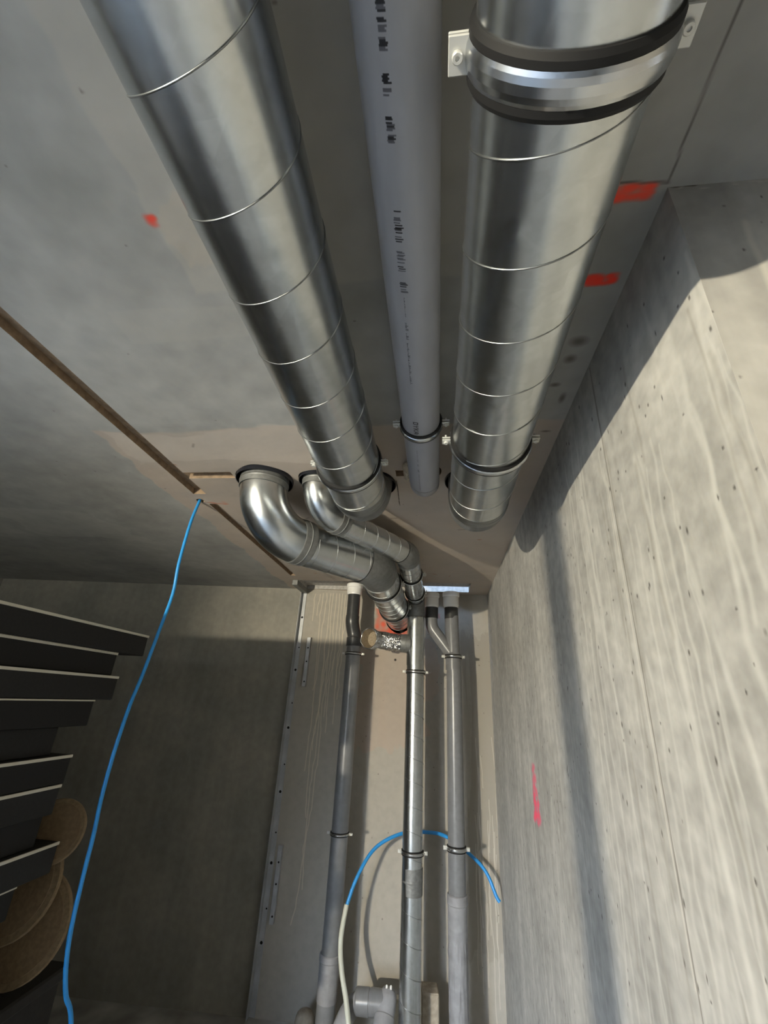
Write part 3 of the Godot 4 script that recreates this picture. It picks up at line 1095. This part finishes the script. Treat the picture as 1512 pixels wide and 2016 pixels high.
	lathe(mb, V(-0.505, top - 0.012, -1.57), Vector3.UP, [[0.0, 0.078], [0.0, 0.0805], [0.15, 0.0805]], 40)
	obj("foil_sleeve", mb, M.sleeve, t)
	mb = MB.new()
	duct_wall(mb, V(-0.16, 0.587, rz), V(-0.152, -EYE, rz), 0.0612, 100.0, [], 0.0005)
	var run_wall_7 := obj("riser", mb, M.steel, t)
	mb = MB.new()
	helix(mb, V(-0.157, 0.20, rz), V(-0.152, -EYE, rz), 0.0612, 0.13, -1.0, 0.0012)
	obj("seam", mb, M.seam, run_wall_7)
	mb = MB.new()
	lathe(mb, V(-0.16, 0.25, rz), Vector3.UP, [[0.0, 0.062], [0.0, 0.064], [0.33, 0.064], [0.335, 0.062]], 40)
	obj("tee", mb, M.steel, t)
	mb = MB.new()
	lathe(mb, V(-0.16, 0.395, rz), Vector3(-1, 0, 0.12).normalized(), [[0.04, 0.064], [0.08, 0.064], [0.11, 0.0605], [0.11, 0.055]], 36)
	obj("branch", mb, M.steel_dull, t)
	obj("dusty_joint", band_ring(V(-0.153, -1.02, rz), Vector3.UP, 0.0612, 0.13, 0.0012), M.steel_dull, t)
	pipe_clamp(V(-0.160, 0.712, -2.52), Z, 0.0615, Vector3.UP, top - 0.712, "black lined clamp just past the bend of the thinner bent duct", "clamps on the bent ducts", 0.012)
	pipe_clamp(V(-0.160, 0.712, -2.97), Z, 0.0615, Vector3.UP, top - 0.712, "black lined clamp on the thinner duct before it drops down the wall", "clamps on the bent ducts", 0.012)
	pipe_clamp(V(-0.158, 0.205, rz), D, 0.0615, Z, 0.355, "steel clamp on the spiral riser just under the foil hose", "clamps on the risers", 0.016)
	pipe_clamp(V(-0.154, -0.82, rz), D, 0.0615, Z, 0.355, "steel clamp on the spiral riser where the blue tube passes", "clamps on the risers", 0.018)

	# ---- crumpled foil hose on the tee
	t = thing("foil_hose", V(-0.27, 0.40, rz), "short crumpled aluminium flexible hose with an open end", "hose")
	path = smooth_path([V(-0.262, 0.393, rz + 0.012), V(-0.32, 0.396, rz + 0.022), V(-0.39, 0.405, rz + 0.045), V(-0.445, 0.406, rz + 0.085), V(-0.480, 0.402, rz + 0.15)], 24)
	var np: int = path.size()
	var fr := func(th: float, s: float, k: int) -> float:
		var flare := 0.012 * smoothstep(0.6, 1.0, float(k) / np) - 0.006 * smoothstep(0.3, 0.0, float(k) / np)
		return 0.0585 + flare + 0.0016 * sin(s * 560.0 + 1.8 * sin(th * 3.0)) + 0.008 * fine.get_noise_3d(cos(th) * 3.0, sin(th) * 3.0, s * 22.0) + 0.004 * fine.get_noise_3d(cos(th) * 9.0, sin(th) * 9.0, s * 90.0)
	mb = MB.new()
	sweep(mb, path, fr, 40)
	var skin := obj("skin", mb, M.foil, t)
	mb = MB.new()
	var fi := func(th: float, s: float, k: int) -> float: return 0.050 + 0.013 * smoothstep(0.0, 1.0, k / (np * 0.2)) + 0.001 * sin(s * 560.0)
	sweep(mb, path.slice(int(np * 0.8)), fi, 40, true, false)
	obj("lining", mb, M.foil_inside, t)
	mb = MB.new()
	var rim := []
	var T: Vector3 = (path[-1] - path[-2]).normalized()
	var X := side_of(T)
	for k in 49:
		var th := TAU * k / 48.0
		rim.append(path[-1] + (X * cos(th) + T.cross(X) * sin(th)) * (0.0685 + 0.002 * sin(th * 7.0)) + T * 0.003 * sin(th * 5.0))
	sweep(mb, rim, 0.0028, 6)
	obj("rim", mb, M.foil, skin)


# straight pipe whose u = 0.5 lies at `deg` (measured in the x-y plane) so that print can be placed on it
func lathe_pipe(mb: MB, a: Vector3, b: Vector3, r: float, deg: float) -> void:
	var L := a.distance_to(b)
	var d := (b - a).normalized()
	var N := 48
	var rows := []
	for k in 9:
		var row := []
		for j in N + 1:
			var th := deg_to_rad(-deg) + TAU * (float(j) / N - 0.5)
			var o := Vector3(cos(th), sin(th), 0)
			row.append(mb.vert(a + d * (L * k / 8.0) + o * r, o, Vector2(float(j) / N, L * k / 8.0)))
		rows.append(row)
	for k in 8:
		for j in N:
			mb.quad(rows[k][j], rows[k][j + 1], rows[k + 1][j + 1], rows[k + 1][j])


func build_risers() -> void:
	var U := Vector3.UP
	var D := Vector3.DOWN
	var Z := Vector3(0, 0, -1)
	# ---- left drain pipe
	var z := -3.30
	var t := thing("drain_pipe", V(-0.63, -EYE, z), "tall grey plastic drain pipe nearest the metal profile, white socket on top", "pipe", "plastic pipes on the back wall")
	obj("socket", socket(V(-0.648, 0.752, z + 0.02), U, 0.052, 0.085), M.white_pvc, t)
	var mb := MB.new()
	lathe(mb, V(-0.648, 0.575, z + 0.02), U, [[0.0, 0.046], [0.002, 0.048], [0.18, 0.048]], 36)
	obj("dark_pipe", mb, M.pvc_dark, t)
	mb = MB.new()
	var p := smooth_path([V(-0.648, 0.59, z + 0.02), V(-0.648, 0.55, z + 0.02), V(-0.640, 0.50, z + 0.008), V(-0.630, 0.46, z), V(-0.625, 0.43, z)], 6)
	sweep(mb, p, 0.0515, 36)
	lathe(mb, V(-0.625, 0.37, z), U, [[0.0, 0.054], [0.0, 0.059], [0.06, 0.059], [0.066, 0.054]], 36)
	obj("offset_bend", mb, M.pvc_dark, t)
	mb = MB.new()
	lathe(mb, V(-0.625, -1.36, z), U, [[0.0, 0.054], [1.75, 0.054]], 40)
	obj("pipe", mb, M.pvc, t)
	mb = MB.new()
	lathe(mb, V(-0.628, -1.56, z), U, [[0.0, 0.055], [0.0, 0.058], [0.17, 0.059], [0.175, 0.062], [0.20, 0.062], [0.205, 0.058], [0.205, 0.054]], 40)
	obj("coupling", mb, M.pvc_dusty, t)
	mb = MB.new()
	lathe(mb, V(-0.628, -EYE, z), U, [[0.0, 0.0545], [0.24, 0.0545]], 40)
	obj("foot_pipe", mb, M.pvc, t)
	pipe_clamp(V(-0.625, 0.318, z), D, 0.0542, Z, 0.25, "steel clamp high on the left drain pipe by the drips", "clamps on the risers", 0.014)
	pipe_clamp(V(-0.625, -0.78, z), D, 0.0542, Z, 0.25, "steel clamp halfway down the left drain pipe", "clamps on the risers", 0.014)

	# ---- right drain pipe with branch
	z = -3.30
	var x := 0.112
	t = thing("branched_pipe", V(x, -EYE, z), "grey plastic pipe with a slanting side branch and two white sockets", "pipe", "plastic pipes on the back wall")
	obj("socket", socket(V(0.097, 0.676, z), U, 0.0525, 0.116), M.white_pvc, t)
	obj("socket", socket(V(-0.049, 0.668, z), U, 0.047, 0.116), M.white_pvc, t)
	mb = MB.new()
	lathe(mb, V(0.098, 0.592, z), U, [[0.0, 0.0495], [0.002, 0.051], [0.09, 0.051]], 36)
	obj("dark_pipe", mb, M.pvc_dark, t)
	mb = MB.new()
	lathe(mb, V(-0.049, 0.592, z), U, [[0.0, 0.040], [0.0, 0.0475], [0.003, 0.049], [0.085, 0.049]], 36)
	obj("rubber_sleeve", mb, M.pvc_dark, t)
	mb = MB.new()
	sweep(mb, [V(0.098, 0.62, z), V(0.100, 0.60, z), V(0.106, 0.36, z), V(0.108, 0.30, z)], 0.0505, 36)
	obj("upright", mb, M.pvc, t)
	mb = MB.new()
	p = arc(V(-0.049, 0.53, z), D, Vector3(0.155, -0.20, 0).normalized(), 0.10, 10)
	p.push_front(V(-0.049, 0.60, z))
	p.append(V(0.095, 0.345, z))
	sweep(mb, p, 0.044, 36)
	obj("branch", mb, M.pvc, t)
	mb = MB.new()
	lathe(mb, V(0.108, 0.235, z), U, [[0.0, 0.0515], [0.0, 0.0545], [0.10, 0.0545], [0.12, 0.0505]], 40)
	obj("collar", mb, M.pvc, t)
	mb = MB.new()
	lathe(mb, V(0.112, -1.06, z), U, [[0.0, 0.0525], [1.30, 0.0525]], 40)
	obj("pipe", mb, M.pvc, t)
	mb = MB.new()
	lathe(mb, V(0.112, -1.23, z), U, [[0.0, 0.052], [0.0, 0.056], [0.16, 0.057], [0.165, 0.061], [0.205, 0.061], [0.21, 0.057], [0.21, 0.052]], 40)
	obj("coupling", mb, M.pvc_dusty, t)
	mb = MB.new()
	var wr := func(th: float, s: float, _k: int) -> float: return 0.0545 + 0.0025 * fine.get_noise_3d(cos(th) * 5.0, sin(th) * 5.0, s * 8.0) + 0.003 * exp(-pow((s - 0.06) / 0.02, 2.0))
	p = []
	for k in 40:
		p.append(V(0.112, -1.22 - (EYE - 1.22) * k / 39.0, z))
	sweep(mb, p, wr, 40)
	obj("wrapped_foot", mb, M.pvc_dusty, t)
	pipe_clamp(V(0.108, 0.325, z), D, 0.0548, Z, 0.28, "steel clamp right under the slanting branch of the grey pipe", "clamps on the risers", 0.018)
	pipe_clamp(V(0.112, -0.80, z), D, 0.0528, Z, 0.28, "steel clamp halfway down the branched grey pipe", "clamps on the risers", 0.022)

	# ---- fittings on the floor between the risers
	t = thing("pipe_fitting", V(-0.42, -EYE, -3.24), "grey plastic elbow and tee fitting lying low between the risers", "fitting")
	mb = MB.new()
	p = smooth_path([V(-0.565, -1.76, -3.24), V(-0.545, -1.68, -3.24), V(-0.50, -1.58, -3.24), V(-0.45, -1.525, -3.24), V(-0.40, -1.508, -3.24)], 6)
	sweep(mb, p, 0.046, 32, true, true)
	obj("elbow", mb, M.pvc_dusty, t)
	mb = MB.new()
	lathe(mb, V(-0.455, -1.515, -3.24), Vector3(1, 0.03, 0).normalized(), [[0.0, 0.04], [0.0, 0.052], [0.01, 0.057], [0.075, 0.058], [0.078, 0.055], [0.082, 0.055], [0.085, 0.058], [0.17, 0.056], [0.17, 0.03]], 40)
	obj("coupling", mb, M.pvc, t)
	mb = MB.new()
	var dn := Vector3(-0.12, -0.72, 0.68).normalized()
	lathe(mb, V(-0.275, -1.475, -3.26), dn, [[-0.02, 0.0], [-0.02, 0.03], [0.0, 0.045], [0.02, 0.05], [0.09, 0.05], [0.095, 0.054], [0.15, 0.054], [0.15, 0.044], [0.03, 0.044], [0.03, 0.0]], 40)
	obj("tee", mb, M.pvc_dusty, t)
	mb = MB.new()
	for s in [-0.012, 0.012]:
		lathe(mb, V(-0.272 + s, -1.447, -3.235), Vector3.UP, [[0.0, 0.006], [0.012, 0.006], [0.016, 0.003], [0.016, 0.0]], 10)
	obj("screw", mb, M.white_pvc, t)
	mb = MB.new()
	box(mb, V(-0.05, -1.64, -3.40), Vector3(0.10, 0.30, 0.12), Basis(Vector3.UP, 0.1), 0.006)
	tag(obj("concrete_block", mb, M.block), "upright beige concrete block beside the foot of the spiral riser", "block")
	mb = MB.new()
	box(mb, V(-0.225, -1.66, -3.36), Vector3(0.05, 0.26, 0.05), Basis(Vector3.UP, 0.05), 0.004)
	tag(obj("wooden_batten", mb, M.pale_edge), "short pale batten standing between the tee fitting and the riser", "batten")
	mb = MB.new()
	var sp := []
	for k in 9:
		sp.append(V(-0.752, -1.79 + 0.165 * sin(PI * 0.5 * k / 8.0), -3.33))
	var rs := []
	for k in 9:
		rs.append(0.062 * sqrt(maxf(1.0 - pow(k / 8.0, 2.5), 0.02)))
	sweep(mb, sp, rs, 24, true, true)
	tag(obj("cement_lump", mb, M.block), "small pale lump of cement beside the foot of the left drain pipe", "rubble")


func build_profiles() -> void:
	var top := CEIL + EYE
	# upright angle profile with punched holes, joined to a short piece under the ceiling
	var t := thing("metal_profile", Vector3(-1.12, 0, bz(-1.12)), "tall galvanised angle profile with punched holes on the back wall", "profile")
	var zf := bz(-1.12)
	var mb := MB.new()
	box(mb, Vector3(-1.122, top / 2.0 - 0.01, zf + 0.003), Vector3(0.036, top - 0.03, 0.004), Basis.IDENTITY, 0.0008)
	var flange := obj("flange", mb, M.track, t)
	mb = MB.new()
	box(mb, Vector3(-1.142, top / 2.0 - 0.01, zf + 0.026), Vector3(0.004, top - 0.03, 0.05), Basis.IDENTITY, 0.0008)
	obj("web", mb, M.track, t)
	mb = MB.new()
	box(mb, Vector3(-1.118, top - 0.022, (zf - 3.235) / 2.0 + 0.02), Vector3(0.044, 0.04, absf(zf + 3.235) - 0.01), Basis.IDENTITY, 0.002)
	obj("head_piece", mb, M.steel_dull, t)
	var y := 0.35
	var k := 0
	while y < 2.4:
		mb = MB.new()
		var big := k % 2 == 0
		lathe(mb, Vector3(-1.120 if big else -1.114, y, zf + 0.0052), Vector3.BACK, [[0.0, 0.009 if big else 0.005], [0.0008, 0.009 if big else 0.005], [0.0008, 0.0]], 14)
		obj("hole", mb, M.hole, flange)
		y += 0.17 if big else 0.24
		k += 1
	for e in [[-1.035, 0.08, 0.45, "upper"], [-1.065, -1.34, -0.925, "lower"]]:
		var h: float = e[2] - e[1]
		var cy: float = (e[1] + e[2]) / 2.0 + EYE
		var zz := bz(e[0])
		t = thing("mounting_rail", Vector3(e[0], cy - h / 2.0, zz), "short %s metal rail with three holes beside the tall profile" % e[3], "rail", "short rails beside the profile")
		mb = MB.new()
		box(mb, Vector3(e[0], cy, zz + 0.016), Vector3(0.03, h, 0.028), Basis.IDENTITY, 0.002)
		var rail := obj("rail", mb, M.track, t)
		for q in [0.1, 0.5, 0.78]:
			mb = MB.new()
			lathe(mb, Vector3(e[0] + 0.002, cy - h / 2.0 + h * q, zz + 0.0303), Vector3.BACK, [[0.0, 0.006], [0.0006, 0.006], [0.0006, 0.0]], 12)
			obj("hole", mb, M.hole, rail)


func build_cables() -> void:
	# blue cable hanging out of the ceiling
	var pts := [V(-1.146, 0.93, -1.772)]
	for e in [[0.856, -1.775], [0.721, -1.746], [0.52, -1.735], [0.385, -1.746], [0.207, -1.713], [0.048, -1.682], [-0.061, -1.654], [-0.21, -1.636], [-0.348, -1.633], [-0.451, -1.643], [-0.588, -1.647], [-0.705, -1.656], [-0.797, -1.677], [-0.884, -1.715], [-0.977, -1.777], [-1.3, -1.9], [-1.6, -1.98], [-1.782, -2.0]]:
		pts.append(V(-1.15, e[0], e[1]))
	var mb := MB.new()
	sweep(mb, smooth_path(pts, 6), 0.0068, 14, true, true)
	tag(obj("blue_cable", mb, M.cable_blue), "long blue cable hanging from a small hole in the ceiling to the floor", "cable")
	# arched tube behind the risers: blue, then in a pale sheath
	var t := thing("arched_tube", V(-0.36, -EYE, -3.3), "blue tube arched behind the risers with a pale sheathed end", "tube")
	var q := []
	for e in [[0.372, -1.075, -3.42], [0.352, -1.05, -3.43], [0.302, -0.95, -3.46], [0.215, -0.875, -3.47], [0.056, -0.785, -3.47], [-0.075, -0.765, -3.45], [-0.24, -0.775, -3.40], [-0.397, -0.85, -3.35], [-0.49, -0.98, -3.28], [-0.541, -1.12, -3.235]]:
		q.append(V(e[0], e[1], e[2]))
	mb = MB.new()
	sweep(mb, smooth_path(q, 8), 0.0105, 14, true, true)
	obj("blue_tube", mb, M.cable_blue, t)
	q = []
	for e in [[-0.539, -1.105, -3.237], [-0.556, -1.25, -3.215], [-0.537, -1.37, -3.19], [-0.495, -1.48, -3.16], [-0.465, -1.58, -3.13], [-0.45, -1.68, -3.12], [-0.45, -1.775, -3.12]]:
		q.append(V(e[0], e[1], e[2]))
	mb = MB.new()
	sweep(mb, smooth_path(q, 8), 0.0142, 16, true, true)
	obj("pale_sheath", mb, M.cable_white, t)


func build_left_store() -> void:
	# black slabs with pale top edges, stacked on a crate
	var ends := [-1.875, -1.728, -1.752, -1.659, -1.56, -1.625, -1.615, -1.60, -1.685, -1.58, -1.56, -1.56]
	var faces := [-1.30, -1.315, -1.30, -1.302, -1.33, -1.30, -1.30, -1.318, -1.30, -1.32, -1.33, -1.36]
	var words := ["topmost", "second from the top", "third from the top", "fourth from the top", "fifth from the top", "sixth from the top", "seventh from the top", "eighth from the top", "ninth from the top", "tenth from the top", "eleventh from the top", "lowest"]
	var y := 0.222
	for k in 12:
		var h := 0.0895 if k < 11 else 0.149
		var x: float = faces[k]
		var e: float = ends[k]
		var near := -0.72
		var t := thing("black_slab", V(x - 1.28, y - h, (near + e) / 2.0), "black slab with a pale top edge, %s in the stack" % words[k], "slab", "black slabs stacked on the left")
		var mb := MB.new()
		box(mb, V(x - 1.28, y - h / 2.0, (near + e) / 2.0), Vector3(2.56, h - 0.001, absf(e - near)), Basis.IDENTITY, 0.003)
		obj("body", mb, M.black if k % 2 == 0 else M.black_b, t)
		if not (k in [4, 7]):
			mb = MB.new()
			var thin := 0.005 if k == 3 else 0.0095
			box(mb, V(x + 0.0015, y - thin / 2.0 - 0.0005, (near + e) / 2.0), Vector3(0.005, thin, absf(e - near)), Basis.IDENTITY, 0.001)
			obj("pale_edge", mb, M.pale_edge, t)
		y -= h
	var ct := thing("storage_crate", V(-2.6, -EYE, -1.3), "dark crate under the stacked black slabs", "crate")
	var hh := y + EYE
	var mb := MB.new()
	box(mb, V(-2.6, y - hh / 2.0 - 0.02, -1.32), Vector3(2.54, hh - 0.04, 1.22), Basis.IDENTITY, 0.006)
	obj("body", mb, M.crate, ct)
	mb = MB.new()
	box(mb, V(-2.6, y - 0.02, -1.32), Vector3(2.58, 0.039, 1.24), Basis.IDENTITY, 0.006)
	obj("lid", mb, M.crate, ct)
	# round wooden discs leaning on the ends of the slabs
	for e in [[-1.345, -0.475, -1.705, 0.098, 0.30, "small round wooden disc leaning at the ninth black slab, topmost of three"], [-1.452, -0.636, -1.715, 0.160, 0.12, "large round wooden disc in the middle, overlapping the lowest disc"], [-1.402, -0.755, -1.752, 0.156, 0.16, "large round wooden disc standing lowest, half behind another disc"]]:
		var c := V(e[0], e[1], e[2])
		var n := Vector3(e[4], 0.18, 1.0).normalized()
		var r: float = e[3]
		var t := thing("wooden_disc", c - Vector3(0, r, 0), e[5], "disc", "round wooden discs behind the slabs")
		mb = MB.new()
		lathe(mb, c, n, [[-0.012, 0.0], [-0.012, r - 0.003], [-0.009, r], [0.003, r], [0.006, r - 0.003], [0.006, r * 0.86]], 40)
		obj("rim", mb, M.disc_rim, t)
		mb = MB.new()
		lathe(mb, c, n, [[0.006, r * 0.86], [0.0075, r * 0.85], [0.0075, 0.0]], 40)
		obj("face", mb, M.disc, t)
